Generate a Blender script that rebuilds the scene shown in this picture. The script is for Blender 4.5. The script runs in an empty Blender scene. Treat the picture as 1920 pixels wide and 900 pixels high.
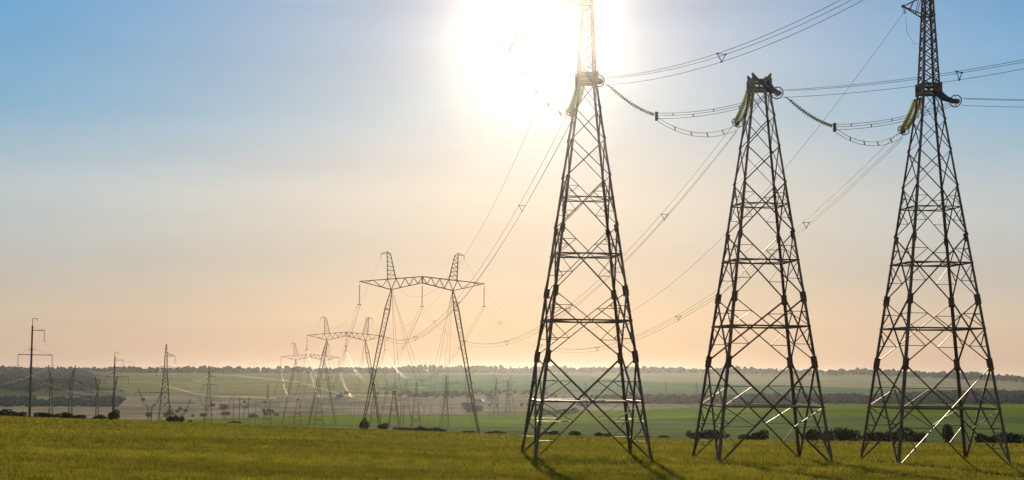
import bpy, math, random
import numpy as np
from mathutils import Vector, Matrix

random.seed(7); rng = np.random.default_rng(11)
S = bpy.context.scene
COL = S.collection

# ------------------------------------------------------------------ camera
F = 3000.0                     # focal length in pixels of the 1920 x 900 photograph
HOR = 700.0                    # eye level in that photograph
TILT = math.atan((HOR - 450) / F)
EYE = 2.2
cam = bpy.data.cameras.new('camera')
cam.sensor_width = 36.0
cam.lens = F / 1920 * 36.0
cam.clip_start = 0.5
cam.clip_end = 60000
camo = bpy.data.objects.new('camera', cam); COL.objects.link(camo)
camo.location = (0, 0, EYE)
ROLL = 0.0095                  # the photograph leans a little: verticals tip to the right
camo.rotation_euler = (Matrix.Rotation(math.pi / 2 + TILT, 3, 'X') @ Matrix.Rotation(ROLL, 3, 'Z')).to_euler()
S.camera = camo

# ------------------------------------------------------------------ light
SUN_EL = math.radians(12.4); SUN_AZ = math.radians(1.0)
W = bpy.data.worlds.new('World'); S.world = W
W.use_nodes = True
nt = W.node_tree; nt.nodes.clear()
wout = nt.nodes.new('ShaderNodeOutputWorld'); bg = nt.nodes.new('ShaderNodeBackground')
sky = nt.nodes.new('ShaderNodeTexSky'); sky.sky_type = 'NISHITA'
sky.sun_disc = False; sky.sun_elevation = SUN_EL; sky.sun_rotation = SUN_AZ
sky.altitude = 200; sky.air_density = 0.8; sky.dust_density = 0.15; sky.ozone_density = 3.0
bg.inputs['Strength'].default_value = 0.063
# the evening air reddens the sky toward the horizon
wtc = nt.nodes.new('ShaderNodeTexCoord'); wse = nt.nodes.new('ShaderNodeSeparateXYZ'); wra = nt.nodes.new('ShaderNodeValToRGB')
wmx = nt.nodes.new('ShaderNodeMix'); wmx.data_type = 'RGBA'; wmx.blend_type = 'MULTIPLY'; wmx.inputs['Factor'].default_value = 1.0; wmx.clamp_result = False
cr = wra.color_ramp; cr.interpolation = 'LINEAR'
cr.elements[0].position = 0.0; cr.elements[0].color = (3.3, 2.5, 2.1, 1)
cr.elements[1].position = 1.0; cr.elements[1].color = (1.6, 2.0, 2.6, 1)
for p_, c_ in ((.012, (3.35, 2.5, 2.1, 1)), (.035, (3.8, 3.0, 2.4, 1)), (.07, (3.3, 3.1, 2.85, 1)), (.11, (3.55, 3.7, 3.6, 1)), (.16, (1.85, 3.2, 4.07, 1)),
               (.225, (1.0, 2.75, 4.24, 1)), (.4, (1.3, 2.3, 3.3, 1))):
    e_ = cr.elements.new(p_); e_.color = c_
wga = nt.nodes.new('ShaderNodeGamma'); wga.inputs['Gamma'].default_value = .3025
# thin, uneven high haze: long soft streaks in the sky
wmp = nt.nodes.new('ShaderNodeMapping'); wmp.inputs['Scale'].default_value = (2.2, 2.2, 16); wmp.inputs['Rotation'].default_value = (0, .12, 0)
wno = nt.nodes.new('ShaderNodeTexNoise'); wno.inputs['Scale'].default_value = 1.6; wno.inputs['Detail'].default_value = 6; wno.inputs['Roughness'].default_value = .55
wmr = nt.nodes.new('ShaderNodeMapRange'); wmr.inputs['From Min'].default_value = .3; wmr.inputs['From Max'].default_value = .7; wmr.inputs['To Min'].default_value = .95; wmr.inputs['To Max'].default_value = 1.05
wsc = nt.nodes.new('ShaderNodeVectorMath'); wsc.operation = 'SCALE'
nt.links.new(wtc.outputs['Generated'], wmp.inputs[0]); nt.links.new(wmp.outputs[0], wno.inputs['Vector']); nt.links.new(wno.outputs['Fac'], wmr.inputs['Value'])
nt.links.new(wtc.outputs['Generated'], wse.inputs[0]); nt.links.new(wse.outputs['Z'], wra.inputs['Fac'])
nt.links.new(sky.outputs[0], wga.inputs['Color']); nt.links.new(wga.outputs[0], wmx.inputs['A']); nt.links.new(wra.outputs['Color'], wmx.inputs['B'])
# the warm aureole of the dusty air round the sun
wdt = nt.nodes.new('ShaderNodeVectorMath'); wdt.operation = 'DOT_PRODUCT'
wdt.inputs[1].default_value = (math.sin(SUN_AZ) * math.cos(SUN_EL), math.cos(SUN_AZ) * math.cos(SUN_EL), math.sin(SUN_EL))
wm1 = nt.nodes.new('ShaderNodeMath'); wm1.operation = 'SUBTRACT'; wm1.inputs[1].default_value = 1.0
wm2 = nt.nodes.new('ShaderNodeMath'); wm2.operation = 'MULTIPLY'; wm2.inputs[1].default_value = 42.0
wm3 = nt.nodes.new('ShaderNodeMath'); wm3.operation = 'EXPONENT'
wau = nt.nodes.new('ShaderNodeVectorMath'); wau.operation = 'SCALE'; wau.inputs[0].default_value = (4.7, 1.7, -.8)
wad = nt.nodes.new('ShaderNodeVectorMath'); wad.operation = 'ADD'
nt.links.new(wtc.outputs['Generated'], wdt.inputs[0]); nt.links.new(wdt.outputs['Value'], wm1.inputs[0]); nt.links.new(wm1.outputs[0], wm2.inputs[0])
nt.links.new(wm2.outputs[0], wm3.inputs[0]); nt.links.new(wm3.outputs[0], wau.inputs['Scale'])
nt.links.new(wmx.outputs['Result'], wad.inputs[0]); nt.links.new(wau.outputs[0], wad.inputs[1])
nt.links.new(wad.outputs[0], wsc.inputs[0]); nt.links.new(wmr.outputs[0], wsc.inputs['Scale'])
nt.links.new(wsc.outputs[0], bg.inputs['Color']); nt.links.new(bg.outputs[0], wout.inputs['Surface'])
sl = bpy.data.lights.new('sun', 'SUN'); sl.energy = 4.6; sl.angle = math.radians(0.53); sl.color = (1.0, 0.80, 0.55)
so = bpy.data.objects.new('sun', sl); COL.objects.link(so)
sdir = Vector((math.sin(SUN_AZ) * math.cos(SUN_EL), math.cos(SUN_AZ) * math.cos(SUN_EL), math.sin(SUN_EL)))
so.rotation_euler = sdir.to_track_quat('Z', 'Y').to_euler(); so.location = (0, 0, 30)
HAZE_DENSITY = 3.1e-5; HAZE_G = 0.966
S.view_settings.view_transform = 'Standard'; S.view_settings.look = 'None'
S.view_settings.exposure = 0.4; S.view_settings.gamma = 1.0; S.view_settings.use_curve_mapping = False
S.render.engine = 'CYCLES'
S.cycles.use_denoising = True
S.cycles.max_bounces = 6; S.cycles.diffuse_bounces = 2; S.cycles.glossy_bounces = 2
S.cycles.transmission_bounces = 4; S.cycles.volume_bounces = 0; S.cycles.transparent_max_bounces = 6
S.cycles.sample_clamp_indirect = 4.0
S.render.film_transparent = False

# ------------------------------------------------------------------ geometry of the view
ct, st = math.cos(TILT), math.sin(TILT)
def P(x, y, z):
    """the world point seen at photograph pixel (x, y) at forward distance z"""
    x, y = x + ROLL * (y - 450), y - ROLL * (x - 960)
    v = (450 - y) / F
    h = z * (v * ct + st) / (ct - v * st)
    zc = z * ct + h * st
    return Vector(((x - 960) / F * zc, z, EYE + h))
def px_of(p):
    h = p[2] - EYE; zc = p[1] * ct + h * st
    x, y = 960 + F * p[0] / zc, 450 - F * (h * ct - p[1] * st) / zc
    return x - ROLL * (y - 450), y + ROLL * (x - 960)

# ------------------------------------------------------------------ terrain: image height of the ground by column and distance
TX = np.array([0, 300, 600, 960, 1250, 1600, 1920.])
TZ = np.array([300, 500, 670, 850, 1050, 1250, 1500, 2000, 2600, 3600, 5000, 5600, 7000, 11000.])
TY = np.array([
 [781, 790, 801, 814, 822, 828, 832],
 [779, 789, 800, 811, 819, 825, 829],
 [778, 788, 797, 808, 815, 821, 826],
 [815, 822, 833, 842, 848, 850, 850],
 [812, 820, 829, 838, 842, 845, 845],
 [800, 808, 815, 822, 826, 828, 828],
 [777, 786, 794, 800, 806, 808, 808],
 [768, 778, 776, 777, 768, 762, 760],
 [748, 752, 748, 745, 744, 746, 746],
 [722, 725, 722, 722, 722, 728, 734],
 [701, 702, 702, 702, 702, 706, 719],
 [694, 696, 696, 695, 696, 700, 712],
 [702, 704, 704, 704, 704, 706, 714],
 [706, 708, 708, 708, 708, 710, 714.]])
def pchip_cols(xk, Yk, x):
    """monotone cubic interpolation of the rows Yk (n, m) at xk (n) to the points x"""
    h = np.diff(xk); d = np.diff(Yk, axis=0) / h[:, None]
    m = np.zeros_like(Yk)
    a, b = d[:-1], d[1:]
    ok = a * b > 0
    w1 = (2 * h[1:] + h[:-1])[:, None]; w2 = (h[1:] + 2 * h[:-1])[:, None]
    with np.errstate(divide='ignore', invalid='ignore'):
        hm = (w1 + w2) / (w1 / a + w2 / b)
    m[1:-1] = np.where(ok, hm, 0)
    m[0], m[-1] = d[0], d[-1]
    i = np.clip(np.searchsorted(xk, x) - 1, 0, len(xk) - 2)
    t = ((x - xk[i]) / h[i])[:, None]; hh = h[i][:, None]
    return ((1 + 2 * t) * (1 - t) ** 2 * Yk[i] + t * (1 - t) ** 2 * hh * m[i]
            + t * t * (3 - 2 * t) * Yk[i + 1] + t * t * (t - 1) * hh * m[i + 1])
TY = TY - ROLL * (TX - 960)
_tab_z = np.geomspace(300, 11000, 900)
_tab = pchip_cols(np.log(TZ), TY, np.log(_tab_z))                # (900, 7)
_tab_x = np.linspace(-300, 2220, 127)
_ext = np.clip(_tab_x, 0, 1920)
_tab = pchip_cols(TX, _tab.T.copy(), _ext).T                       # (900, 127)
def level_y(x, z):
    """image row of the ground surface at column x and distance z (arrays)"""
    x = np.asarray(x, float); z = np.asarray(z, float)
    fx = np.clip((x + 300) / 20, 0, 125.999); ix = fx.astype(int); tx = fx - ix
    fz = np.clip(np.log(np.maximum(z, 300) / 300) / math.log(11000 / 300) * 899, 0, 898.999); iz = fz.astype(int); tz = fz - iz
    g = lambda a, b: _tab[a, b]
    y = (g(iz, ix) * (1 - tx) + g(iz, ix + 1) * tx) * (1 - tz) + (g(iz + 1, ix) * (1 - tx) + g(iz + 1, ix + 1) * tx) * tz
    return np.where(z < 300, y + 6600 / np.maximum(z, 1) - 22, y)
def ground_y(x, z):
    """the same as the leaning photograph shows it"""
    return level_y(np.asarray(x) + 3, z) + ROLL * (np.asarray(x) - 957)
def hash2(ix, iy, seed):
    n = (ix.astype(np.int64) * 374761393 + iy.astype(np.int64) * 668265263 + seed * 982451653) & 0xffffffff
    n = ((n ^ (n >> 13)) * 1274126177) & 0xffffffff
    return ((n ^ (n >> 16)) & 0xffff) / 65535.0
def vnoise(x, y, seed=0):
    x = np.asarray(x, float); y = np.asarray(y, float)
    ix = np.floor(x); iy = np.floor(y); tx = x - ix; ty = y - iy
    tx = tx * tx * (3 - 2 * tx); ty = ty * ty * (3 - 2 * ty)
    a = hash2(ix, iy, seed); b = hash2(ix + 1, iy, seed); c = hash2(ix, iy + 1, seed); d = hash2(ix + 1, iy + 1, seed)
    return (a * (1 - tx) + b * tx) * (1 - ty) + (c * (1 - tx) + d * tx) * ty
def fbm(x, y, seed=0, o=4):
    s, a, t = 0, .5, 0
    for k in range(o):
        s = s + a * vnoise(x * 2 ** k, y * 2 ** k, seed + k); t += a; a *= .5
    return s / t
def ground_h(X, z):
    """world height of the ground at (X, z)"""
    X = np.asarray(X, float); z = np.asarray(z, float)
    u = X / np.maximum(z, 60)
    x = 960 + 3010 * u
    zz = np.maximum(z, 1.0)
    y = level_y(x, zz)
    B = y - HOR - np.where(zz < 300, 6600 / zz, 0)
    h = np.where(z < 300, -(6600 + B * np.maximum(z, 0)) / F, -(y - HOR) * z / F)
    h = h + (fbm(X / 37, z / 37, 3) - .5) * .35 * np.clip((z - 40) / 60, 0, 1) * np.clip((280 - z) / 100, 0, 1)
    return EYE + h
def gp(x, z):
    """the ground point in column x at distance z"""
    X = (x - 960) / F * z
    for _ in range(6):
        p = (X, z, float(ground_h(X, z))); X += (x - px_of(p)[0]) / F * z
    return Vector((X, z, float(ground_h(X, z))))

# ------------------------------------------------------------------ materials
def mat(name, col, rough=.7, metal=0., spec=.3):
    m = bpy.data.materials.new(name); m.use_nodes = True
    b = m.node_tree.nodes['Principled BSDF']
    b.inputs['Base Color'].default_value = (*col, 1); b.inputs['Roughness'].default_value = rough
    b.inputs['Metallic'].default_value = metal; b.inputs['Specular IOR Level'].default_value = spec
    return m
def noisy(m, c1, c2, scale, detail=4, rough=None):
    t = m.node_tree; b = t.nodes['Principled BSDF']
    tc = t.nodes.new('ShaderNodeTexCoord'); n = t.nodes.new('ShaderNodeTexNoise'); r = t.nodes.new('ShaderNodeValToRGB')
    n.inputs['Scale'].default_value = scale; n.inputs['Detail'].default_value = detail
    r.color_ramp.elements[0].position = .35; r.color_ramp.elements[1].position = .68
    r.color_ramp.elements[0].color = (*c1, 1); r.color_ramp.elements[1].color = (*c2, 1)
    t.links.new(tc.outputs['Object'], n.inputs['Vector']); t.links.new(n.outputs['Fac'], r.inputs['Fac'])
    t.links.new(r.outputs['Color'], b.inputs['Base Color'])
    if rough:
        mr = t.nodes.new('ShaderNodeMapRange')
        mr.inputs['To Min'].default_value, mr.inputs['To Max'].default_value = rough
        t.links.new(n.outputs['Fac'], mr.inputs['Value']); t.links.new(mr.outputs['Result'], b.inputs['Roughness'])
    return m
STEEL = noisy(mat('weathered_steel', (.1, .07, .05), .42, 0, .2), (.12, .066, .038), (.22, .13, .08), 1.3, 5, (.44, .62))
STEEL_FAR = noisy(mat('galvanised_steel', (.1, .085, .07), .7, 0, .15), (.05, .04, .032), (.11, .09, .075), .6, 3, (.65, .8))
WIRE = mat('aluminium_wire', (.13, .10, .07), .45, .3, .25)
WIRE_DULL = mat('weathered_wire', (.20, .14, .10), .6, .0, .1)
CONCRETE = noisy(mat('concrete', (.3, .28, .25), .85), (.12, .10, .09), (.2, .17, .15), 2.0)
def glass_discs(name, c, body, k=.6):
    m = mat(name, body, .15, 0, .7); t = m.node_tree; b = t.nodes['Principled BSDF']
    tr = t.nodes.new('ShaderNodeBsdfTranslucent'); tr.inputs['Color'].default_value = (*c, 1)
    mx = t.nodes.new('ShaderNodeMixShader'); mx.inputs[0].default_value = k
    t.links.new(b.outputs[0], mx.inputs[1]); t.links.new(tr.outputs[0], mx.inputs[2]); t.links.new(mx.outputs[0], t.nodes['Material Output'].inputs['Surface'])
    return m
GLASS = glass_discs('glass_discs', (.85, .88, .62), (.06, .09, .05), .5)
GLASS_DIM = glass_discs('dull_glass_discs', (.7, .66, .42), (.08, .09, .06), .36)  # darker, less translucent discs for the jumper strings
PORCELAIN = mat('dark_glass_discs', (.03, .045, .06), .3, 0, .4)
PORCELAIN_BROWN = mat('brown_glass_discs', (.07, .05, .03), .65, 0, .15)
WHITEWALL = noisy(mat('whitewash', (.75, .72, .66), .8), (.6, .57, .5), (.8, .77, .7), 1.)
ROOF = noisy(mat('roof_sheet', (.25, .2, .17), .6), (.2, .15, .12), (.32, .25, .2), 1.)
def leafy(name, c1, c2, scale=1.5, trans=.35):
    m = bpy.data.materials.new(name); m.use_nodes = True; t = m.node_tree; t.nodes.clear()
    o = t.nodes.new('ShaderNodeOutputMaterial'); mx = t.nodes.new('ShaderNodeMixShader')
    d = t.nodes.new('ShaderNodeBsdfDiffuse'); tr = t.nodes.new('ShaderNodeBsdfTranslucent')
    tc = t.nodes.new('ShaderNodeTexCoord'); n = t.nodes.new('ShaderNodeTexNoise'); r = t.nodes.new('ShaderNodeValToRGB')
    n.inputs['Scale'].default_value = scale; n.inputs['Detail'].default_value = 5
    r.color_ramp.elements[0].position = .36; r.color_ramp.elements[1].position = .66
    r.color_ramp.elements[0].color = (*c1, 1); r.color_ramp.elements[1].color = (*c2, 1)
    mx.inputs[0].default_value = trans
    t.links.new(tc.outputs['Object'], n.inputs['Vector']); t.links.new(n.outputs['Fac'], r.inputs['Fac'])
    t.links.new(r.outputs['Color'], d.inputs['Color']); t.links.new(r.outputs['Color'], tr.inputs['Color'])
    t.links.new(d.outputs[0], mx.inputs[1]); t.links.new(tr.outputs[0], mx.inputs[2]); t.links.new(mx.outputs[0], o.inputs['Surface'])
    return m
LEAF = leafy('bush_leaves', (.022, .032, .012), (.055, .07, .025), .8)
LEAF_WOOD_HAZED = leafy('hazed_wood_leaves', (.055, .085, .075), (.11, .15, .12), .05, .3)  # distance haze put into the leaf colour: paler and bluer than real leaves
def patchy(m, scale, lo, hi):
    """uneven growth: the leaf colour varies slowly across the field"""
    t = m.node_tree; r = next(n for n in t.nodes if n.type == 'VALTORGB'); tc = next(n for n in t.nodes if n.type == 'TEX_COORD')
    mp = t.nodes.new('ShaderNodeMapping'); mp.inputs['Scale'].default_value = (.35, 1, 1); n = t.nodes.new('ShaderNodeTexNoise'); n.inputs['Scale'].default_value = scale; n.inputs['Detail'].default_value = 5
    mr = t.nodes.new('ShaderNodeMapRange'); mr.inputs['From Min'].default_value = .35; mr.inputs['From Max'].default_value = .65
    mr.inputs['To Min'].default_value = lo; mr.inputs['To Max'].default_value = hi
    v = t.nodes.new('ShaderNodeVectorMath'); v.operation = 'SCALE'
    outs = [l.to_socket for l in r.outputs['Color'].links]
    t.links.new(tc.outputs['Object'], mp.inputs[0]); t.links.new(mp.outputs[0], n.inputs['Vector']); t.links.new(n.outputs['Fac'], mr.inputs['Value'])
    t.links.new(r.outputs['Color'], v.inputs[0]); t.links.new(mr.outputs[0], v.inputs['Scale'])
    for o in outs: t.links.new(v.outputs[0], o)
CROP = leafy('crop_blades', (.10, .12, .012), (.29, .235, .032), .9, .5)
patchy(CROP, .09, .78, 1.2)

# ------------------------------------------------------------------ mesh helpers
class MB:
    def __init__(s): s.v = []; s.f = []; s.smooth = False
    def bar(s, p, q, w, h=None, up=None):
        p = Vector(p); q = Vector(q); d = q - p
        if d.length < 1e-6: return s
        d.normalize(); h = w if h is None else h
        u = Vector(up) if up is not None else (Vector((0, 0, 1)) if abs(d.z) < .9 else Vector((1, 0, 0)))
        a = d.cross(u).normalized() * (w / 2); b = a.cross(d).normalized() * (h / 2)
        i = len(s.v)
        for o in (p, q): s.v += [o - a - b, o + a - b, o + a + b, o - a + b]
        s.f += [(i, i + 1, i + 2, i + 3)[::-1], (i + 4, i + 5, i + 6, i + 7)] + [(i + k, i + (k + 1) % 4, i + 4 + (k + 1) % 4, i + 4 + k) for k in range(4)]
        return s
    def angle(s, p, q, w, t, inward):
        """an L-section steel member: two thin flanges meeting on the line p-q"""
        p = Vector(p); q = Vector(q); d = (q - p).normalized(); n = Vector(inward); n = (n - d * n.dot(d)).normalized()
        m = d.cross(n)
        a = (n + m).normalized(); b = (n - m).normalized()
        s.bar(p + a * (w / 2), q + a * (w / 2), t, w, a)
        s.bar(p + b * (w / 2), q + b * (w / 2), t, w, b)
        return s
    def box(s, c, sx, sy, sz):
        c = Vector(c); return s.bar(c - Vector((sx / 2, 0, 0)), c + Vector((sx / 2, 0, 0)), sy, sz)
    def rings(s, pts, radii, n=8, cap=True):
        """a surface of circles of the given radii along a polyline"""
        pts = [Vector(p) for p in pts]; i0 = len(s.v); m = len(pts)
        for k, p in enumerate(pts):
            d = (pts[min(k + 1, m - 1)] - pts[max(k - 1, 0)]).normalized()
            u = Vector((0, 0, 1)) if abs(d.z) < .95 else Vector((1, 0, 0))
            a = d.cross(u).normalized(); b = a.cross(d)
            for j in range(n):
                t = 2 * math.pi * j / n
                s.v.append(p + (a * math.cos(t) + b * math.sin(t)) * radii[k])
        for k in range(m - 1):
            for j in range(n):
                a0 = i0 + k * n + j; a1 = i0 + k * n + (j + 1) % n
                s.f.append((a0, a1, a1 + n, a0 + n))
        if cap:
            s.f.append(tuple(i0 + j for j in range(n))[::-1]); s.f.append(tuple(i0 + (m - 1) * n + j for j in range(n)))
        return s
    def tube(s, pts, r, n=6): return s.rings(pts, [r] * len(pts), n)
    def torus(s, c, axis, R, r, n=24, k=6):
        ax = Vector(axis).normalized(); u = Vector((0, 0, 1)) if abs(ax.z) < .9 else Vector((1, 0, 0))
        a = ax.cross(u).normalized(); b = ax.cross(a); c = Vector(c); i0 = len(s.v)
        for j in range(n):
            t = 2 * math.pi * j / n; e = a * math.cos(t) + b * math.sin(t)
            for q in range(k):
                w = 2 * math.pi * q / k
                s.v.append(c + e * (R + r * math.cos(w)) + ax * (r * math.sin(w)))
        for j in range(n):
            for q in range(k):
                s.f.append((i0 + j * k + q, i0 + ((j + 1) % n) * k + q, i0 + ((j + 1) % n) * k + (q + 1) % k, i0 + j * k + (q + 1) % k))
        return s
    def build(s, name, m, parent=None, smooth=False):
        me = bpy.data.meshes.new(name)
        me.from_pydata([tuple(v) for v in s.v], [], s.f); me.update()
        if smooth: me.polygons.foreach_set('use_smooth', [True] * len(me.polygons))
        me.materials.append(m)
        o = bpy.data.objects.new(name, me); COL.objects.link(o)
        if parent is not None: o.parent = parent
        return o
def np_mesh(name, v, f, m):
    """a mesh from numpy arrays: v (n, 3), f (k, 3 or 4)"""
    me = bpy.data.meshes.new(name); k = f.shape[1]
    me.vertices.add(len(v)); me.vertices.foreach_set('co', v.astype(np.float32).ravel())
    me.loops.add(f.size); me.loops.foreach_set('vertex_index', f.astype(np.int32).ravel())
    me.polygons.add(len(f)); me.polygons.foreach_set('loop_start', np.arange(0, f.size, k, dtype=np.int32))
    me.update(calc_edges=True); me.materials.append(m)
    o = bpy.data.objects.new(name, me); COL.objects.link(o)
    return o
def tag(o, label=None, cat=None, group=None, kind=None):
    if label: o['label'] = label
    if cat: o['category'] = cat
    if group: o['group'] = group
    if kind: o['kind'] = kind
    return o
def thing(name, loc, rz=0, label=None, cat=None, group=None, scale=1):
    o = bpy.data.objects.new(name, None); COL.objects.link(o)
    o.location = loc; o.rotation_euler = (0, 0, rz); o.scale = (scale,) * 3
    o.empty_display_size = .5
    return tag(o, label, cat, group)
def copy_tree(o, parent=None):
    c = o.copy(); COL.objects.link(c)
    if parent is not None: c.parent = parent
    for ch in list(o.children): copy_tree(ch, c)
    return c
def put(proto, first, loc, rz, scale, label, group=None):
    o = proto if first else copy_tree(proto)
    o.location = loc; o.rotation_euler = (0, 0, rz); o.scale = (scale,) * 3
    o['label'] = label
    if group: o['group'] = group
    return o
def world(o, p):
    return Matrix.LocRotScale(o.location, o.rotation_euler, o.scale) @ Vector(p)

# ------------------------------------------------------------------ the ground
us = np.concatenate([np.linspace(-1.6, -.36, 30)[:-1], np.linspace(-.36, .36, 520), np.linspace(.36, 1.6, 30)[1:]])
zs = np.concatenate([np.linspace(-120, 3, 16)[:-1], np.geomspace(3, 60, 24)[:-1], np.geomspace(60, 1400, 200)[:-1],
                     np.geomspace(1400, 5800, 250)[:-1], np.geomspace(5800, 11000, 24)])
Zg, Ug = np.meshgrid(zs, us, indexing='ij')
Xg = Ug * np.maximum(Zg, 60)
Hg = ground_h(Xg, Zg)
nz, nu = Zg.shape
gv = np.stack([Xg, Zg, Hg], -1).reshape(-1, 3)
idx = np.arange(nz * nu).reshape(nz, nu)
gf = np.stack([idx[:-1, :-1], idx[:-1, 1:], idx[1:, 1:], idx[1:, :-1]], -1).reshape(-1, 4)

def field_colours():
    """the colour of each field, track and bare patch: base colours of the ground itself"""
    x = 957 + 3010 * Ug; z = Zg; y = ground_y(x, np.maximum(z, 1))
    wob = (fbm(Xg / 160, Zg / 160, 21) - .5)
    C = np.zeros(x.shape + (3,)); C[:] = (.13, .122, .016)
    def paint(mask, col, soft=None):
        k = np.clip(mask, 0, 1)[..., None]; C[:] = C * (1 - k) + np.array(col) * k
    ss = lambda a, b, t: np.clip((t - a) / (b - a), 0, 1)
    far = ss(318, 330, z + wob * 30)
    paint(far, (.07, .078, .03))
    paint(far * ss(.45, .6, fbm(Xg / 40, Zg / 25, 5)), (.13, .12, .06))
    dist = ss(900, 1000, z)
    yg = np.interp(x, [230, 300, 450, 600, 960, 1160, 1300, 1600, 1920], [797, 786, 783, 777, 775, 769, 763, 758, 757]) + wob * 1.5
    paint(dist, (.095, .140, .001))
    strip = np.interp(x, [200, 700, 960, 1300, 1920], [0, 4, 8, 8, 8])
    paint(dist * ss(0, 1, y - yg - 19) * .6, (.06, .09, .03))
    # bare, tan land beyond the green field
    tan = dist * ss(-.6, .6, yg - y)
    paint(tan, (.19, .155, .095))
    n1 = fbm(Xg / 120, Zg / 300, 8); n2 = fbm(Xg / 40, Zg / 90, 9)
    paint(tan * ss(.42, .62, n1) * .7, (.11, .105, .06))
    paint(tan * ss(.52, .66, n2) * .6, (.26, .21, .13))
    hill = ss(741, 739, y + wob * 5) * dist
    paint(hill * ss(1100, 1000, x), (.145, .155, .055))
    paint(hill * ss(1100, 1000, x) * ss(.45, .65, fbm(Xg / 300, Zg / 500, 12)) * .7, (.20, .18, .08))
    teal = ss(700, 760, x) * ss(738, 733, y) * ss(702, 704, y) * ss(1560, 1480, x) * dist
    paint(teal, (.05, .12, .045))
    paint(ss(720, 800, x) * ss(830, 790, x) * ss(742, 738, y) * ss(722, 726, y) * dist * ss(.4, .6, n2), (.25, .2, .11))
    right = ss(1080, 1130, x) * dist
    line = np.interp(x, [1080, 1250, 1640, 1920], [705, 717, 728, 733])
    paint(right * ss(758, 756, y), (.09, .115, .05))
    paint(right * ss(line + 1, line - 1, y), (.215, .19, .1))
    paint(right * ss(.5, .62, fbm(Xg / 400, Zg / 250, 14)) * ss(line + 1, line - 1, y) * .7, (.15, .16, .07))
    paint(right * ss(0, 2, y - line) * ss(738, 735, y), (.055, .12, .05))
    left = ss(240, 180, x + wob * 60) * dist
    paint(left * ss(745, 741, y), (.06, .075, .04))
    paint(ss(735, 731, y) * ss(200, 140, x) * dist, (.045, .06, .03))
    # tracks
    def track(pts, w, col, k=.85):
        xs, ys = zip(*pts)
        yy = np.interp(x, xs, ys, left=-99, right=-99)
        paint(np.clip(1.3 - np.abs(y - yy) / w, 0, 1) * dist * k, col)
    track([(395, 703), (440, 704), (560, 716), (640, 739), (700, 752)], 1.3, (.4, .31, .16))
    track([(300, 722), (330, 728), (365, 737), (400, 742), (470, 744), (520, 746)], 1.6, (.42, .34, .16))
    track([(345, 719), (372, 714), (392, 704)], .8, (.33, .27, .14))
    track([(130, 735), (200, 742), (260, 746)], 1.2, (.2, .17, .12))
    track([(640, 740), (760, 742), (828, 738)], 1.6, (.32, .26, .13))
    track([(700, 806), (760, 807), (800, 810)], .8, (.3, .25, .15))
    # drilled rows, bare strips and uneven growth across the far fields
    rows = (fbm(Xg / 420 + Zg / 900, Zg / 34, 131, 5) - .5) * .55 + (fbm(Xg / 90, Zg / 60, 133, 4) - .5) * .45
    C[:] *= (1 + np.clip(rows, -.3, .3) * ss(330, 420, z))[..., None]
    C[:] = np.where(z[..., None] > 340, C * 1.6, C)
    return C
mg = bpy.data.materials.new('field_soil_and_crops'); mg.use_nodes = True
t = mg.node_tree; t.nodes.remove(t.nodes['Principled BSDF']); b = t.nodes.new('ShaderNodeBsdfDiffuse')
t.links.new(b.outputs[0], t.nodes['Material Output'].inputs['Surface'])
at_ = t.nodes.new('ShaderNodeAttribute'); at_.attribute_name = 'field'
tc = t.nodes.new('ShaderNodeTexCoord')
n1 = t.nodes.new('ShaderNodeTexNoise'); n1.inputs['Scale'].default_value = .35; n1.inputs['Detail'].default_value = 9; n1.inputs['Roughness'].default_value = .7
n2 = t.nodes.new('ShaderNodeTexNoise'); n2.inputs['Scale'].default_value = .03; n2.inputs['Detail'].default_value = 6
mp = t.nodes.new('ShaderNodeMapping'); mp.inputs['Scale'].default_value = (.4, 1, 1)
mr1 = t.nodes.new('ShaderNodeMapRange'); mr1.inputs['From Min'].default_value = .3; mr1.inputs['From Max'].default_value = .7; mr1.inputs['To Min'].default_value = .6; mr1.inputs['To Max'].default_value = 1.4
mr2 = t.nodes.new('ShaderNodeMapRange'); mr2.inputs['From Min'].default_value = .3; mr2.inputs['From Max'].default_value = .7; mr2.inputs['To Min'].default_value = .78; mr2.inputs['To Max'].default_value = 1.22
mu = t.nodes.new('ShaderNodeMath'); mu.operation = 'MULTIPLY'
vm = t.nodes.new('ShaderNodeVectorMath'); vm.operation = 'SCALE'
bu = t.nodes.new('ShaderNodeBump'); bu.inputs['Strength'].default_value = .5; bu.inputs['Distance'].default_value = .3
L = t.links.new
L(tc.outputs['Object'], n1.inputs['Vector']); L(tc.outputs['Object'], mp.inputs['Vector']); L(mp.outputs[0], n2.inputs['Vector'])
L(n1.outputs['Fac'], mr1.inputs['Value']); L(n2.outputs['Fac'], mr2.inputs['Value'])
L(mr1.outputs[0], mu.inputs[0]); L(mr2.outputs[0], mu.inputs[1])
L(at_.outputs['Color'], vm.inputs[0]); L(mu.outputs[0], vm.inputs['Scale']); L(vm.outputs[0], b.inputs['Color'])
L(n1.outputs['Fac'], bu.inputs['Height']); L(bu.outputs[0], b.inputs['Normal'])
ground = np_mesh('ground', gv, gf, mg); tag(ground, kind='structure')
ca = ground.data.color_attributes.new('field', 'FLOAT_COLOR', 'POINT')
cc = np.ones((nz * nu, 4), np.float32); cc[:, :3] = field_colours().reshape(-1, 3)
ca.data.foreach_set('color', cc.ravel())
ground.data.polygons.foreach_set('use_smooth', np.ones(len(gf), bool))

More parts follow.
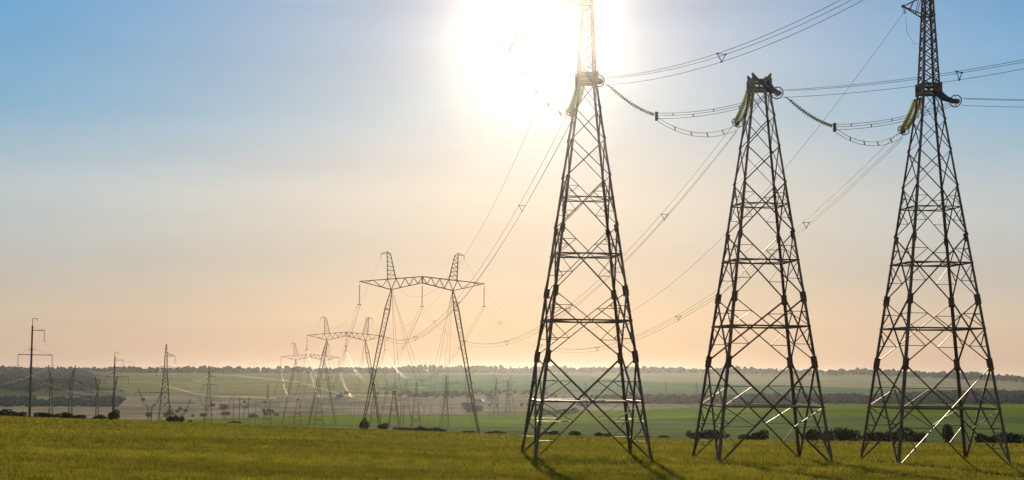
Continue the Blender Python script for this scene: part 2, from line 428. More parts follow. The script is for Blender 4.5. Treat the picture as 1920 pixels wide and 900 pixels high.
# ------------------------------------------------------------------ haze
hb = MB()
zmin = float(gv[:, 2].min()) - 1.0; ztop = EYE + 36
x0, x1, y0, y1 = -18500, 18500, -400, 11500
hv = [(x, y, z) for z in (zmin, ztop) for (x, y) in ((x0, y0), (x1, y0), (x1, y1), (x0, y1))]
hb.v = [Vector(v) for v in hv]
hb.f = [(3, 2, 1, 0), (4, 5, 6, 7), (0, 1, 5, 4), (1, 2, 6, 5), (2, 3, 7, 6), (3, 0, 4, 7)]
mh = bpy.data.materials.new('haze_air'); mh.use_nodes = True; t = mh.node_tree; t.nodes.clear()
ho = t.nodes.new('ShaderNodeOutputMaterial'); pv = t.nodes.new('ShaderNodeVolumePrincipled')
pv.inputs['Color'].default_value = (.86, .91, .97, 1); pv.inputs['Density'].default_value = HAZE_DENSITY
pv.inputs['Density Attribute'].default_value = ''; pv.inputs['Anisotropy'].default_value = HAZE_G
t.links.new(pv.outputs[0], ho.inputs['Volume'])
try: mh.cycles.homogeneous_volume = True
except Exception: pass
haze = hb.build('haze', mh); tag(haze, kind='stuff')

# ------------------------------------------------------------------ near anchor towers (one per phase)
TH = 25.4; TW0, TW1 = 7.72, 1.2
LEV = [0, 6.75, 11.1, 15.5, 18.9, 21.4, 23.5, TH]
def tw(z): return TW0 + (TW1 - TW0) * z / TH
CS = [(-1, -1), (1, -1), (1, 1), (-1, 1)]
def cor(k, z, w=None):
    a, b = CS[k % 4]; r = (tw(z) if w is None else w) / 2
    return Vector((a * r, b * r, z))
R_ = random.Random(5); R2 = random.Random(8)
def make_anchor(kind):
    """kind: 'plain', 'arm' (mast with a short bracket), 'long' (mast with a long cross arm)"""
    root = thing('anchor_tower', (0, 0, 0), cat='pylon')
    faces = [MB() for _ in range(4)]
    for k in range(4):                                               # each leg with its splice plates
        lg = MB(); inw = Vector((-CS[k][0], -CS[k][1], 0))
        base = cor(k, 0) + (cor(k, 0) - cor(k, TH)).normalized() * .9
        for (za, zb, w) in ((-1, 11.1, .165), (11.1, 18.9, .14), (18.9, TH, .115)):
            p = base if za < 0 else cor(k, za); lg.angle(p, cor(k, zb), w, .05, inw)
        leg = lg.build('leg', STEEL, root)
        for zz, hw, hh in ((6.75, .4, .8), (11.1, .4, .7), (15.3, .27, .55)):
            g = MB(); c = cor(k, zz) + inw * .1
            d = (cor(k, zz + 1) - cor(k, zz)).normalized()
            g.bar(c - d * hh / 2, c + d * hh / 2, hw, .12, Vector((CS[k][0], -CS[k][1], 0)))
            g.bar(c - d * hh / 2, c + d * hh / 2, .1, hw, Vector((CS[k][0], -CS[k][1], 0)))
            g.build('gusset_plate', STEEL, leg)
        f = MB(); b0 = base
        f.box(b0 + Vector((0, 0, .45)), .7, .7, .5); f.build('footing', CONCRETE, root)
    for k in range(4):
        m = faces[k]; out = (cor(k, 0) + cor(k + 1, 0)) * .5; out.z = 0; out.normalize()
        for i in range(len(LEV) - 1):
            za, zb = LEV[i], LEV[i + 1]
            A, B, Cc, D = cor(k, za), cor(k + 1, za), cor(k + 1, zb), cor(k, zb)
            wa, wb = tw(za), tw(zb); tt = wa / (wa + wb); zm = za + (zb - za) * tt
            w = (.125, .115, .1, .085, .075, .07, .06)[i]
            off = out * .05
            def jit():
                j = Vector((R_.gauss(0, .26), R_.gauss(0, .26), R_.gauss(0, .26)))
                return out + (Vector((R2.gauss(0, .5), R2.gauss(0, .5), R2.gauss(0, .5))) if kind == 'plain' else j)
            m.bar(A + off, Cc + off, w * .5, w, jit()); m.bar(B - off, D - off, w * .5, w, jit())
            if i >= 5: continue
            r = w * .62
            for (s, e, leg_a, leg_b) in ((A, Cc, k, k), (B, D, k + 1, k + 1)):
                for q in ((.5,) if i else (.33, .66)):
                    u = tt * q; p = s.lerp(e, u); l = cor(leg_a, za + (zb - za) * u)
                    if i < 4: m.bar(l, p, r, r * .6)
                    if i < 4:
                        l2 = cor(leg_a, zm if (i or q > .5) else za + (zb - za) * tt * .66); m.bar(l2, p, r, r * .6)
                # upper half: the other diagonal meets this leg above the crossing
            for (s, e, lk) in ((B, D, k), (A, Cc, k + 1)):
                for q in ((.5,) if i else (.45, )):
                    u = tt + (1 - tt) * q; p = s.lerp(e, u); l = cor(lk, za + (zb - za) * u)
                    if i < 4: m.bar(l, p, r, r * .6); m.bar(cor(lk, zm), p, r, r * .6)
        m.build('lattice_face', STEEL, root)
    for i in range(4):                                               # horizontal rings where the diagonals cross
        za, zb = LEV[i], LEV[i + 1]; wa, wb = tw(za), tw(zb); zm = za + (zb - za) * wa / (wa + wb)
        m = MB(); c = [cor(k, zm) for k in range(4)]; w = (.15, .13, .12, .085)[i]
        for k in range(4):
            m.bar(c[k], c[(k + 1) % 4], w, w * .8)
            m.bar((c[k] + c[(k + 1) % 4]) / 2 + Vector((0, 0, .01)), (c[(k + 1) % 4] + c[(k + 2) % 4]) / 2 + Vector((0, 0, .01)), w * .6, w * .5)
        m.build('ring_frame', STEEL, root)
    h = MB(); z0 = TH; w0 = TW1 + .06                                # head: two collars, corner posts and stiffeners, open between
    for zz, hh in ((z0 + .02, .2), (z0 + .56, .2)):
        for k in range(4):
            h.bar(cor(k, zz, w0), cor(k + 1, zz, w0), .12, hh)
    for k in range(4):
        h.bar(cor(k, z0 - .15, w0), cor(k, z0 + .7, w0), .16)
        for q in (.36, .64):
            p = cor(k, z0 + .1, w0).lerp(cor(k + 1, z0 + .1, w0), q); h.bar(p, p + Vector((0, 0, .38)), .1)
    head = h.build('tower_head', STEEL, root)
    if kind == 'plain':
        for k in range(4):
            g = MB(); a, b_ = CS[k]; p = cor(k, z0 + .64, w0)
            g.v = [p + Vector(v) for v in ((-.0, -.06, 0), (-a * .42, -.06, 0), (-a * .04, -.06, .42), (a * .07, -.06, .42), (0, .06, 0), (-a * .42, .06, 0), (-a * .04, .06, .42), (a * .07, .06, .42))]
            g.f = [(0, 1, 2, 3), (7, 6, 5, 4), (0, 4, 5, 1), (1, 5, 6, 2), (2, 6, 7, 3), (3, 7, 4, 0)]
            g.build('lug', STEEL, root)
    else:
        H0, H1, w0m, w1m = TH + .65, TH + 6.8, TW1 * .98, .62
        mw = lambda z: w0m + (w1m - w0m) * (z - H0) / (H1 - H0)
        mast = MB(); n = 9; c = lambda k, z: cor(k, z, mw(z))
        for k in range(4):
            mast.angle(c(k, H0), c(k, H1), .11, .035, Vector((-CS[k][0], -CS[k][1], 0)))
            for i in range(n):
                a = H0 + (H1 - H0) * i / n; b_ = H0 + (H1 - H0) * (i + 1) / n
                mast.bar(c(k, a), c(k + 1, b_), .055); mast.bar(c(k + 1, a), c(k, b_), .055)
            for zz in (H1 - .02, H1 - 1.35): mast.bar(c(k, zz), c(k + 1, zz), .11)
        mo = mast.build('mast', STEEL, root)
        arm = MB(); L_ = 1.75 if kind == 'arm' else 5.6
        tip = Vector((-L_, 0, H1 - .75 if kind == 'arm' else H1 - .3)); zb = H1 - 1.4
        for sgn in (-1, 1):
            arm.bar((-.3, sgn * .3, H1), tip, .07); arm.bar((-.36, sgn * .36, zb), tip, .07)
        nn = 3 if kind == 'arm' else 8
        for i in range(1, nn):
            q = i / nn
            lo = [Vector((-.36, sg * .36, zb)).lerp(tip, q) for sg in (-1, 1)]; up = [Vector((-.3, sg * .3, H1)).lerp(tip, q - .5 / nn) for sg in (-1, 1)]
            arm.bar(lo[0], lo[1], .04)
            for j in (0, 1): arm.bar(lo[j], up[j], .04)
        arm.box(tip, .22, .16, .16); arm.build('crossarm', STEEL, mo)
    return root
YAW = math.radians(6.0); ROW = math.radians(3.2)
TPOS = []
for px, py, z in ((1096, 855, 108.0), (1426, 866, 108.7), (1750, 875, 109.3)):
    q = P(px, py, z); TPOS.append(Vector((q.x, z, float(ground_h(q.x, z)) - .05)))
GT = 'near row of three lattice anchor towers'
T1 = make_anchor('long'); T1.location = TPOS[0]; T1.rotation_euler.z = YAW
tag(T1, 'big lattice pylon in the white sun glare, its slim mast fading into the light', group=GT)
T2 = make_anchor('plain'); T2.location = TPOS[1]; T2.rotation_euler.z = YAW
tag(T2, 'big lattice pylon without a mast, flat collar on top, middle of the big three', group=GT)
T3 = make_anchor('arm'); T3.location = TPOS[2]; T3.rotation_euler.z = YAW
tag(T3, 'big dark lattice pylon with slim mast and small bracket arm against clear blue sky', group=GT)

# ------------------------------------------------------------------ insulator strings, wires
def disc_profile(pts, n, r):
    """positions and radii of n glass discs threaded on a polyline"""
    pts = [Vector(p) for p in pts]; seg = [(pts[i + 1] - pts[i]).length for i in range(len(pts) - 1)]; tot = sum(seg)
    def at(s):
        for i, l in enumerate(seg):
            if s <= l or i == len(seg) - 1: return pts[i].lerp(pts[i + 1], s / l)
            s -= l
    P_, R_ = [], []
    for i in range(n):
        for q, rr in ((.02, r * .22), (.36, r * .26), (.42, r), (.56, r * .9), (.64, r * .22)):
            P_.append(at(tot * (i + q) / n)); R_.append(rr)
    return P_, R_
def arc(a, b, drop, n=8):
    a = Vector(a); b = Vector(b)
    return [a.lerp(b, i / n) + Vector((0, 0, -4 * drop * (i / n) * (1 - i / n))) for i in range(n + 1)]
def dead_end(a, b, label, sep=.46, n=16, ring=.4, drop=.18, m=GLASS, group='tension insulator strings on the near towers'):
    """a double string from the tower head a to the clamp b, with yoke and grading ring"""
    a = Vector(a); b = Vector(b); root = thing('tension_insulator', a, 0, label, 'insulator', group)
    d = (b - a).normalized(); side = d.cross(Vector((0, 0, 1))).normalized() * sep / 2 + Vector((0, 0, .05))
    e = b - a
    for s in (-1, 1):
        mb = MB(); pr, rr = disc_profile(arc(side * s, e + side * s * .9 - d * .3, drop), n, .165)
        mb.rings(pr, rr, 12); mb.build('glass_string', m, root)
    yk = MB(); yk.bar(e - side * 1.4 - d * .22, e + side * 1.4 - d * .22, .12, .1); yk.box(e, .3, .3, .26); yk.bar(e - d * .22, e + d * .3, .09)
    yk.build('yoke_plate', STEEL, root)
    MB().bar(-side * 1.3, side * 1.3, .1, .1).build('shackle', STEEL, root)
    rg = MB(); rg.torus(e - d * .12, d, ring, .035)
    for k in range(4):
        t_ = math.pi / 2 * k + .4; u = side.normalized() * math.cos(t_) + d.cross(side).normalized() * math.sin(t_)
        rg.bar(e - d * .12, e - d * .12 + u * ring, .03)
    rg.build('grading_ring', STEEL, root)
    return root
def hang_string(a, b, label, group, n=14, r=.16, link=.5, m=PORCELAIN_BROWN, clamp=True, drop=0., name='suspension_insulator'):
    a = Vector(a); b = Vector(b); root = thing(name, a, 0, label, 'insulator', group)
    e = b - a; d = e.normalized()
    lk = MB(); lk.bar((0, 0, 0), d * link, .05)
    if clamp:
        lk.box(e, .7, .25, .12); lk.bar(e - d * .3, e, .06)
    lk.build('link_rod', STEEL, root)
    mb = MB(); pr, rr = disc_profile(arc(d * link, e - d * .2, drop), n, r); mb.rings(pr, rr, 10); mb.build('glass_string', m, root)
    return root
def span_pts(a, b, sag, n=48):
    return arc(a, b, sag, n)
def sag_through(a, b, x, y):
    """sag of the span a-b that passes the photograph's pixel (x, y)"""
    best = None
    for i in range(1, 400):
        q = i / 400; p = Vector(a).lerp(Vector(b), q); e = abs(px_of(p)[0] - x)
        if best is None or e < best[0]: best = (e, q, p)
    _, q, p = best
    h = P(x, y, p.y).z
    return (p.z - h) / (4 * q * (1 - q))
TRI = [(-.27, .16), (.27, .16), (0, -.3)]
def bundle(a, b, sag, label, group, spacers=5, r=.014, spread=1.0, n=56, tri=TRI, name='conductor_bundle', spacer_at=None, m_=None):
    """a bundle of sub-conductors with its spacers, one thing"""
    a = Vector(a); b = Vector(b); root = thing(name, a, 0, label, 'power line', group)
    pts = [p - a for p in span_pts(a, b, sag, n)]
    d = (b - a); d.z = 0; d.normalize(); s = Vector((d.y, -d.x, 0))
    for (u, v) in tri:
        MB().tube([p + (s * u + Vector((0, 0, v))) * spread for p in pts], r, 6).build('wire', m_ or WIRE, root, True)
    for q in (spacer_at or [(i + .5) / spacers for i in range(spacers)]):
        p = a.lerp(b, q) - a + Vector((0, 0, -4 * sag * q * (1 - q)))
        m = MB(); c = [p + (s * u + Vector((0, 0, v))) * spread for (u, v) in tri]
        for i in range(len(c) if len(c) > 2 else 1):
            m.bar(c[i], c[(i + 1) % len(c)], .035)
        for k in c: m.box(k, .09, .14, .09)
        m.build('spacer', STEEL, root)
    return root
def single(a, b, sag, label, group, r=.012, name='shield_wire', n=48):
    a = Vector(a); b = Vector(b)
    o = MB().tube([p - a for p in span_pts(a, b, sag, n)], r, 5).build(name, WIRE_DULL, None, True)
    o.location = a
    return tag(o, label, 'power line', group)

TN = ['the pylon in the sun glare', 'the mastless middle pylon', 'the pylon with the small bracket arm']
backs = [(P(1092, 146, 108.6), P(1071, 212, 112)), (P(1410, 164, 109.2), P(1382, 232, 112.6)), (P(1722, 186, 109.8), P(1693, 246, 113.2))]
fronts = [(P(1110, 140, 106.9), P(1122, 152, 103.6)), (P(1434, 152, 107.4), P(1458, 175, 104.2)), (P(1757, 172, 108.0), P(1793, 190, 104.8))]
for i in range(3):
    dead_end(*backs[i], 'sunlit double glass insulator string sloping down on ' + TN[i])
    dead_end(*fronts[i], 'dark double insulator string with round ring on ' + TN[i], m=PORCELAIN)

# jumper supports and jumper loops
J = [P(956, 88, 108.0), P(1231, 218, 107.0), P(1565, 239, 107.6)]
armtip = world(T1, (-5.6, 0, TH + 6.7))
GJ = 'strings that hold the jumper loops'
va = thing('jumper_insulator', armtip, 0, 'pair of pale glass strings hanging in the white glare beside the sun', 'insulator', GJ)
for (dx, e) in ((-.15, P(955, 92, 107.6)), (.15, P(969, 64, 108.3))):
    m = MB(); pr, rr = disc_profile(arc(Vector((dx, 0, -.1)), e - armtip, .12 if dx < 0 else -.25), 22, .16); m.rings(pr, rr, 10); m.build('glass_string', GLASS_DIM, va)
MB().bar(P(954, 96, 107.5) - armtip, P(971, 66, 108.3) - armtip, .09).build('yoke_plate', STEEL, va)
for i, (a, lb) in enumerate(((P(1136, 158, 105.2), 'thin beaded insulator string slung beside the pylon in the sun glare'),
                           (P(1472, 182, 105.6), 'thin beaded insulator string slung beside the mastless middle pylon'))):
    hs = hang_string(a, J[i + 1], lb, GJ, n=19, r=.13, link=.45, m=GLASS_DIM, clamp=False, drop=.22, name='jumper_insulator')
    e = J[i + 1] - Vector(a); MB().bar(e + Vector((0, 0, .3)), e - Vector((0, 0, .3)), .14, .2).build('yoke_plate', STEEL, hs)
for i in range(3):
    ring, fr = backs[i][1], fronts[i][1]
    root = thing('jumper_loop', J[i], 0, 'slack jumper wires looping round ' + TN[i], 'power line', 'jumper loops of the near towers')
    for k, (o1, o2) in enumerate((((0, 0, -.1), (-.2, 0, -.15)), ((.1, .1, -.35), (0, 0, -.45)))):
        a = Vector((.1, 0, o1[2])); b_ = ring - J[i] + Vector(o2)
        pts = arc(a, b_, .75 if i else .9, 24)
        MB().tube(pts, .016, 6).build('wire', WIRE_DULL, root, True)
        if k == 0: keep = pts
        else:
            for q in (5, 10, 15, 20):
                MB().bar(keep[q], pts[q], .06).build('spacer', STEEL, root)
    up = []
    for k, dz in enumerate((.22, .05, -.15)):
        pts = arc(Vector((.1, 0, dz)), fr - J[i] + Vector((.2, -.1, dz * .8)), .42, 24)
        MB().tube(pts, .016, 6).build('wire', WIRE_DULL, root, True); up.append(pts)
    for q, (k, l) in ((3, (0, 1)), (7, (1, 2)), (11, (0, 1)), (16, (1, 2))): MB().bar(up[k][q], up[l][q], .06).build('spacer', STEEL, root)

# spans toward the viewer's side, leaving over the field
def onward(i, px, py, k, M=2.6):
    """the outgoing span of tower i through pixel (px, py), run with horizontal slope k; goes on well past the frame"""
    s = fronts[i][1] + Vector((.3, -.2, 0)); q = (px - 960) / F
    dz = (q * s.y - s.x) / (q + k); z = s.y - dz; p = P(px, py, z); 
    e = Vector((s.x + k * dz * M, s.y - dz * M, 0))
    # a parabola from the clamp through the pixel, starting with a gentle slope
    slope = (p.z - s.z) / dz
    e.z = s.z + slope * dz * M + .0009 * (dz * M) * (dz * (M - 1)) * 6
    q_ = 1 / M; lin = s.z + (e.z - s.z) * q_
    return s, e, (lin - p.z) / (4 * q_ * (1 - q_))
ONW = [(1600, 2, .44, 'stays over the lit sky from the pylon in the sun glare'), (1915, 122, .8, 'from the mastless middle pylon'), (1915, 192, .9, 'from the pylon with the small bracket arm')]
for i, (px, py, k, tx) in enumerate(ONW):
    a, e, sg = onward(i, px, py, k, 12.0 if i == 2 else 2.6)
    bundle(a, e, sg, ('wires rising over the sky with triangle spacer ' if i == 0 else 'wire bundle running out of the frame, ') + tx.replace('stays over the lit sky ', ''),
           'outgoing conductor bundles of the near towers', spacer_at=[.21, .6, .9] if i == 0 else ([.3, .8] if i == 1 else [.3, .8]), r=.014, m_=WIRE_DULL)

# ------------------------------------------------------------------ portal pylons of the main line
def lattice_column(m, a, b, wa, wb, wm, tm, n, leg, br):
    """square lattice column from a to b: widths wa, wb at the ends, wm at fraction tm"""
    a = Vector(a); b = Vector(b); d = (b - a).normalized(); u = Vector((0, 1, 0)); v = d.cross(u).normalized(); u = v.cross(d)
    def w(t): return wa + (wm - wa) * t / tm if t < tm else wm + (wb - wm) * (t - tm) / (1 - tm)
    def c(k, t): return a.lerp(b, t) + (v * CS[k % 4][0] + u * CS[k % 4][1]) * w(t) / 2
    ts = sorted(set([i / n for i in range(n + 1)] + [tm]))
    for k in range(4):
        for i in range(len(ts) - 1):
            m.bar(c(k, ts[i]), c(k, ts[i + 1]), leg)
            p, q = (k, k + 1) if i % 2 else (k + 1, k)
            m.bar(c(p, ts[i]), c(q, ts[i + 1]), br)
    for k in range(4): m.bar(c(k, tm), c(k + 1, tm), br * 1.3)
def make_portal():
    root = thing('portal_pylon', (0, 0, 0), cat='pylon')
    for s in (-1, 1):
        m = MB(); lattice_column(m, (s * 11.4, 0, -1.0), (s * 5.9, 0, 27.1), .3, .22, .95, .13 if False else .87, 34, .11, .05)
        m.build('leg', STEEL, root)
        f = MB(); f.box((s * 11.4, 0, -.4), 1.3, 1.3, .9); f.build('footing', CONCRETE, root)
    top = lambda x: 29.75 - .095 * abs(x); bot = lambda x: (28.55 - (abs(x)) * .235) if abs(x) <= 5.9 else (27.16 + (abs(x) - 5.9) * .24)
    m = MB()
    xs = [-12.0 + i * 1.0 for i in range(25)]
    for sy in (-.45, .45):
        nar = lambda x: sy * (1 if abs(x) < 6 else max(.12, 1 - (abs(x) - 6) / 6.2))
        for (xa, xb) in zip([-12.0, -5.9, 0, 5.9], [-5.9, 0, 5.9, 12.0]):
            m.bar((xa, nar(xa), top(xa)), (xb, nar(xb), top(xb)), .12); m.bar((xa, nar(xa), bot(xa)), (xb, nar(xb), bot(xb)), .12)
        sgn = [-11, -9.4, -7.7, -6.7, -5.9, -5.05, -4.2, -3.35, -2.5, -1.7, -.85, 0]
        for sx in (-1, 1):
            for i in range(len(sgn) - 1):
                xa, xb = sgn[i] * sx, sgn[i + 1] * sx
                u_, l_ = ((xa, nar(xa), top(xa)), (xb, nar(xb), bot(xb))) if i % 2 == 1 else ((xa, nar(xa), bot(xa)), (xb, nar(xb), top(xb)))
                m.bar(u_, l_, .07)
        m.bar((0, sy, bot(0)), (0, sy, top(0)), .14)
    for x in sgn[2:]:
        for sx in (-1, 1): m.bar((x * sx, -.45, top(x)), (x * sx, .45, top(x)), .07)
    m.build('crossarm', STEEL, root)
    for s in (-1, 1):
        m = MB(); n = 6; zt = 34.1
        a = [Vector((s * 6.65, y, top(6.6))) for y in (-.45, .45)]; b = [Vector((s * 5.1, y, top(5.1))) for y in (-.45, .45)]
        A = [Vector((s * 6.85, y, zt)) for y in (-.18, .18)]; Bq = [Vector((s * 6.15, y, zt - .2)) for y in (-.18, .18)]
        for j in (0, 1):
            m.bar(a[j], A[j], .1); m.bar(b[j], Bq[j], .1)
            for i in range(n):
                q, q2 = i / n, (i + 1) / n
                m.bar(a[j].lerp(A[j], q2), b[j].lerp(Bq[j], q2), .06); m.bar(a[j].lerp(A[j], q), b[j].lerp(Bq[j], q2), .05)
        for i in range(n + 1): m.bar(a[0].lerp(A[0], i / n), a[1].lerp(A[1], i / n), .05); m.bar(b[0].lerp(Bq[0], i / n), b[1].lerp(Bq[1], i / n), .05)
        tip = Vector((s * 8.0, 0, zt - .15))
        for j in (0, 1): m.bar(A[j] + Vector((0, 0, .3)), tip, .07); m.bar(A[j] + Vector((0, 0, -.1)), tip, .07); m.bar(Bq[j], A[j] + Vector((0, 0, .3)), .07); m.bar(A[j], A[j] + Vector((0, 0, .3)), .09)
        m.bar(tip, tip + Vector((0, 0, -.75)), .08)
        m.build('cable_peak', STEEL, root)
    for (s, fx, fy) in ((-1, -.4, -20), (-1, -1.9, 24), (1, .4, -22), (1, 2.0, 20)):
        dz = -fy * -.03 if False else -.03 * fy
        MB().tube([(s * 5.8, 0, 27.1), (fx, fy, dz - .6)], .022, 5).build('guy_wire', STEEL, root)
        MB().tube([(s * 5.8, .3, 27.1), (fx + 1.6, fy, dz - .6)], .022, 5).build('guy_wire', STEEL, root)
    return root
INS = {-1: (-11.95, 28.55), 0: (0, 28.4), 1: (11.95, 28.55)}
portal = make_portal(); PYAW = math.radians(10)
PT = []
for i, (px, z, lb) in enumerate(((788, 305, 'tall guyed portal pylon with splayed legs, largest of the portal line'),
                                 (646, 493, 'guyed portal pylon, middle one of the portal line, half behind a larger one'),
                                 (579, 667, 'guyed portal pylon, smallest and most distant of the clear portal line'))):
    p = gp(px, z); p.z -= .35
    o = put(portal, i == 0, p, PYAW, 1.0, lb, 'portal pylons marching into the valley'); PT.append(o)
PN = ['the largest portal pylon', 'the middle portal pylon', 'the smallest portal pylon']
ENDS = []
for i, o in enumerate(PT):
    row = []
    for s, wd in ((-1, 'free end of'), (0, 'centre of the crossarm of'), (1, 'big pylon side end of')):
        x, z = INS[s]; a = world(o, (x, 0, z)); e = world(o, (x, 0, z - 4.35))
        hang_string(a, e, 'insulator string hanging at the ' + wd + ' ' + PN[i], 'suspension strings of the portal pylons', n=18, r=.17, link=.6)
        row.append(e)
    ENDS.append(row)
GC = 'conductor bundles of the portal line'
WAY = [(905, 510), (905, 647), (1066, 657)]
SD = ['outer span by the sun', 'middle span', 'outer span by the bracket arm pylon']
for i in range(3):
    a = backs[i][1] + Vector((0, .3, -.25)); b = ENDS[0][i]
    bundle(a, b, sag_through(a, b, *WAY[i]), 'sagging wires from ' + TN[i] + ' to the largest portal', GC, spacers=5, r=.014, m_=WIRE_DULL)
s12 = sag_through(ENDS[0][2], ENDS[1][2], 795, 713); s23 = sag_through(ENDS[1][2], ENDS[2][2], 664, 746)
SN = ['far side', 'centre', 'near side']
for k in range(3):
    bundle(ENDS[0][k], ENDS[1][k], s12, 'sagging wires from the ' + ('free end', 'centre', 'big pylon side end')[k] + ' of the largest portal to the next', GC, spacers=3, r=.017)
    bundle(ENDS[1][k], ENDS[2][k], s23, 'sagging wires from the ' + ('free end', 'centre', 'big pylon side end')[k] + ' of the middle portal to the smallest', GC, spacers=2, r=.018)
GS = 'shield wires of the portal line'
pk = [[world(o, (s * 8, 0, 33.2)) for s in (-1, 1)] for o in PT]
m1 = world(T1, (0, 0, TH + 7)); m3 = world(T3, (-1.75, 0, TH + 5.6))
single(m1, pk[0][0], sag_through(m1, pk[0][0], 985, 262), 'thin shield wire from the mast in the sun glare down to the portal pylon', GS)
single(m3, pk[0][1], sag_through(m3, pk[0][1], 1480, 305), 'thin shield wire falling from the bracket arm behind the middle pylon', GS)
for k in (0, 1):
    single(pk[0][k], pk[1][k], 7, 'thin shield wire between the largest and middle portals, ' + ('free side peaks' if k == 0 else 'peaks nearer the big pylons'), GS)
    single(pk[1][k], pk[2][k], 6, 'thin shield wire between the middle and smallest portals, ' + ('free side peaks' if k == 0 else 'peaks nearer the big pylons'), GS)
m3r = world(T3, (.4, -.3, TH + 6.9))
single(m3r, P(2900, -75, 70), .5, 'thin shield wire leaving the top of the mast with the bracket arm', GS)
hang_string(world(T3, (-1.72, 0, TH + 6.2)), world(T3, (-1.6, 0, TH + 5.3)), 'short insulator hanging under the small bracket arm', 'small insulators on the bracket arm mast', n=6, r=.12, link=.1, m=GLASS, clamp=False)
o = MB().tube([world(T3, p) - world(T3, (-1.6, 0, TH + 5.3)) for p in ((-1.6, 0, TH + 5.3), (-1.5, 0, TH + 4.2), (-1.0, 0, TH + 3.4), (-.2, 0, TH + 3.6), (.25, 0, TH + 4.9))], .012, 5).build('earth_lead', WIRE, None, True)
o.location = world(T3, (-1.6, 0, TH + 5.3)); tag(o, 'thin slack loop of wire under the small bracket arm', 'cable')

# ------------------------------------------------------------------ other lines
def fit(px, z, ytop, H):
    """ground point and scale so that a thing H tall reaches image row ytop"""
    p = gp(px, z); return p, (P(px, ytop, z).z - p.z) / H
# concrete poles, 25 m
def make_pole():
    root = thing('concrete_pole', (0, 0, 0), cat='utility pole')
    m = MB(); m.rings([(0, 0, -1.5), (0, 0, 12), (0, 0, 23.2)], [.34, .28, .21], 14); m.build('pole', CONCRETE, root, True)
    m = MB(); m.bar((0, 0, 23.0), (0, 0, 25), .14); m.bar((0, 0, 24.95), (1.2, 0, 24.95), .12); m.bar((1.15, 0, 24.95), (1.15, 0, 24.3), .1); m.build('top_bracket', STEEL_FAR, root)
    m = MB(); m.bar((0, -.2, 22.0), (3.1, -.2, 22.0), .16); m.bar((0, -.2, 22.9), (3.0, -.2, 22.05), .035); m.build('crossarm', STEEL_FAR, root)
    m = MB(); m.bar((-3.3, -.25, 15.8), (5.3, -.25, 15.75), .17); m.bar((0, -.25, 17.3), (-3.2, -.25, 15.85), .035); m.bar((0, -.25, 17.3), (5.2, -.25, 15.8), .035)
    m.bar((-.75, -.2, 17.2), (.75, -.2, 17.2), .12); m.build('crossarm', STEEL_FAR, root)
    return root
pole = make_pole(); LY = math.radians(8); POLES = []
lbs = ['tallest concrete pole at the field edge, three insulators on two crossarms', 'second concrete pole, rising from a bush on the field edge']
for i, (px, z, yt, lb) in enumerate(((55, 410, 597, lbs[0]), (212, 615, 660, lbs[1]))):
    p, s = fit(px, z, yt, 25); POLES.append(put(pole, i == 0, p, LY, s, lb, 'concrete poles of the valley line'))
GP = 'insulators on the concrete poles'
pe = []
for i, o in enumerate(POLES):
    row = []
    for (x, z, wd) in ((3.05, 21.9, 'short upper arm'), (-3.25, 15.7, 'short side of the lower arm'), (5.2, 15.65, 'long side of the lower arm')):
        a = world(o, (x, -.2, z)); e = world(o, (x, -.2, z - 2.6)); row.append(e)
        hang_string(a, e, 'insulator on the ' + wd + ' of the ' + ('tallest concrete pole' if i == 0 else 'pole in the bush'), GP, n=9, r=.17, link=.25)
    pe.append(row)
GW = 'wires of the concrete pole line'
for k in range(3):
    w_ = ('upper arm', 'lower arm short side', 'lower arm long side')[k]
    single(pe[0][k], pe[1][k], 4.5, 'thin sagging wire between the two concrete poles, ' + w_, GW, r=.014, name='conductor_wire')
    a = pe[0][k] + Vector((32, -230, .5 if k else 3)); single(a, pe[0][k], 5, 'thin wire reaching the tallest concrete pole from outside, ' + w_, GW, r=.012, name='conductor_wire')
FARP = [(437, 1330, 738), (448, 1345, 740), (465, 1420, 741), (479, 1480, 743), (751, 1500, 742), (757, 1520, 744), (846, 1700, 752)]
wdp = ['first', 'second', 'third', 'fourth', 'fifth', 'sixth', 'last']
for i, (px, z, yt) in enumerate(FARP):
    p, s = fit(px, z, yt, 25)
    put(pole, False, p, LY, min(s, 1.6), 'small distant pole in the valley, ' + wdp[i] + ' counting toward the sun side', 'distant poles in the valley')

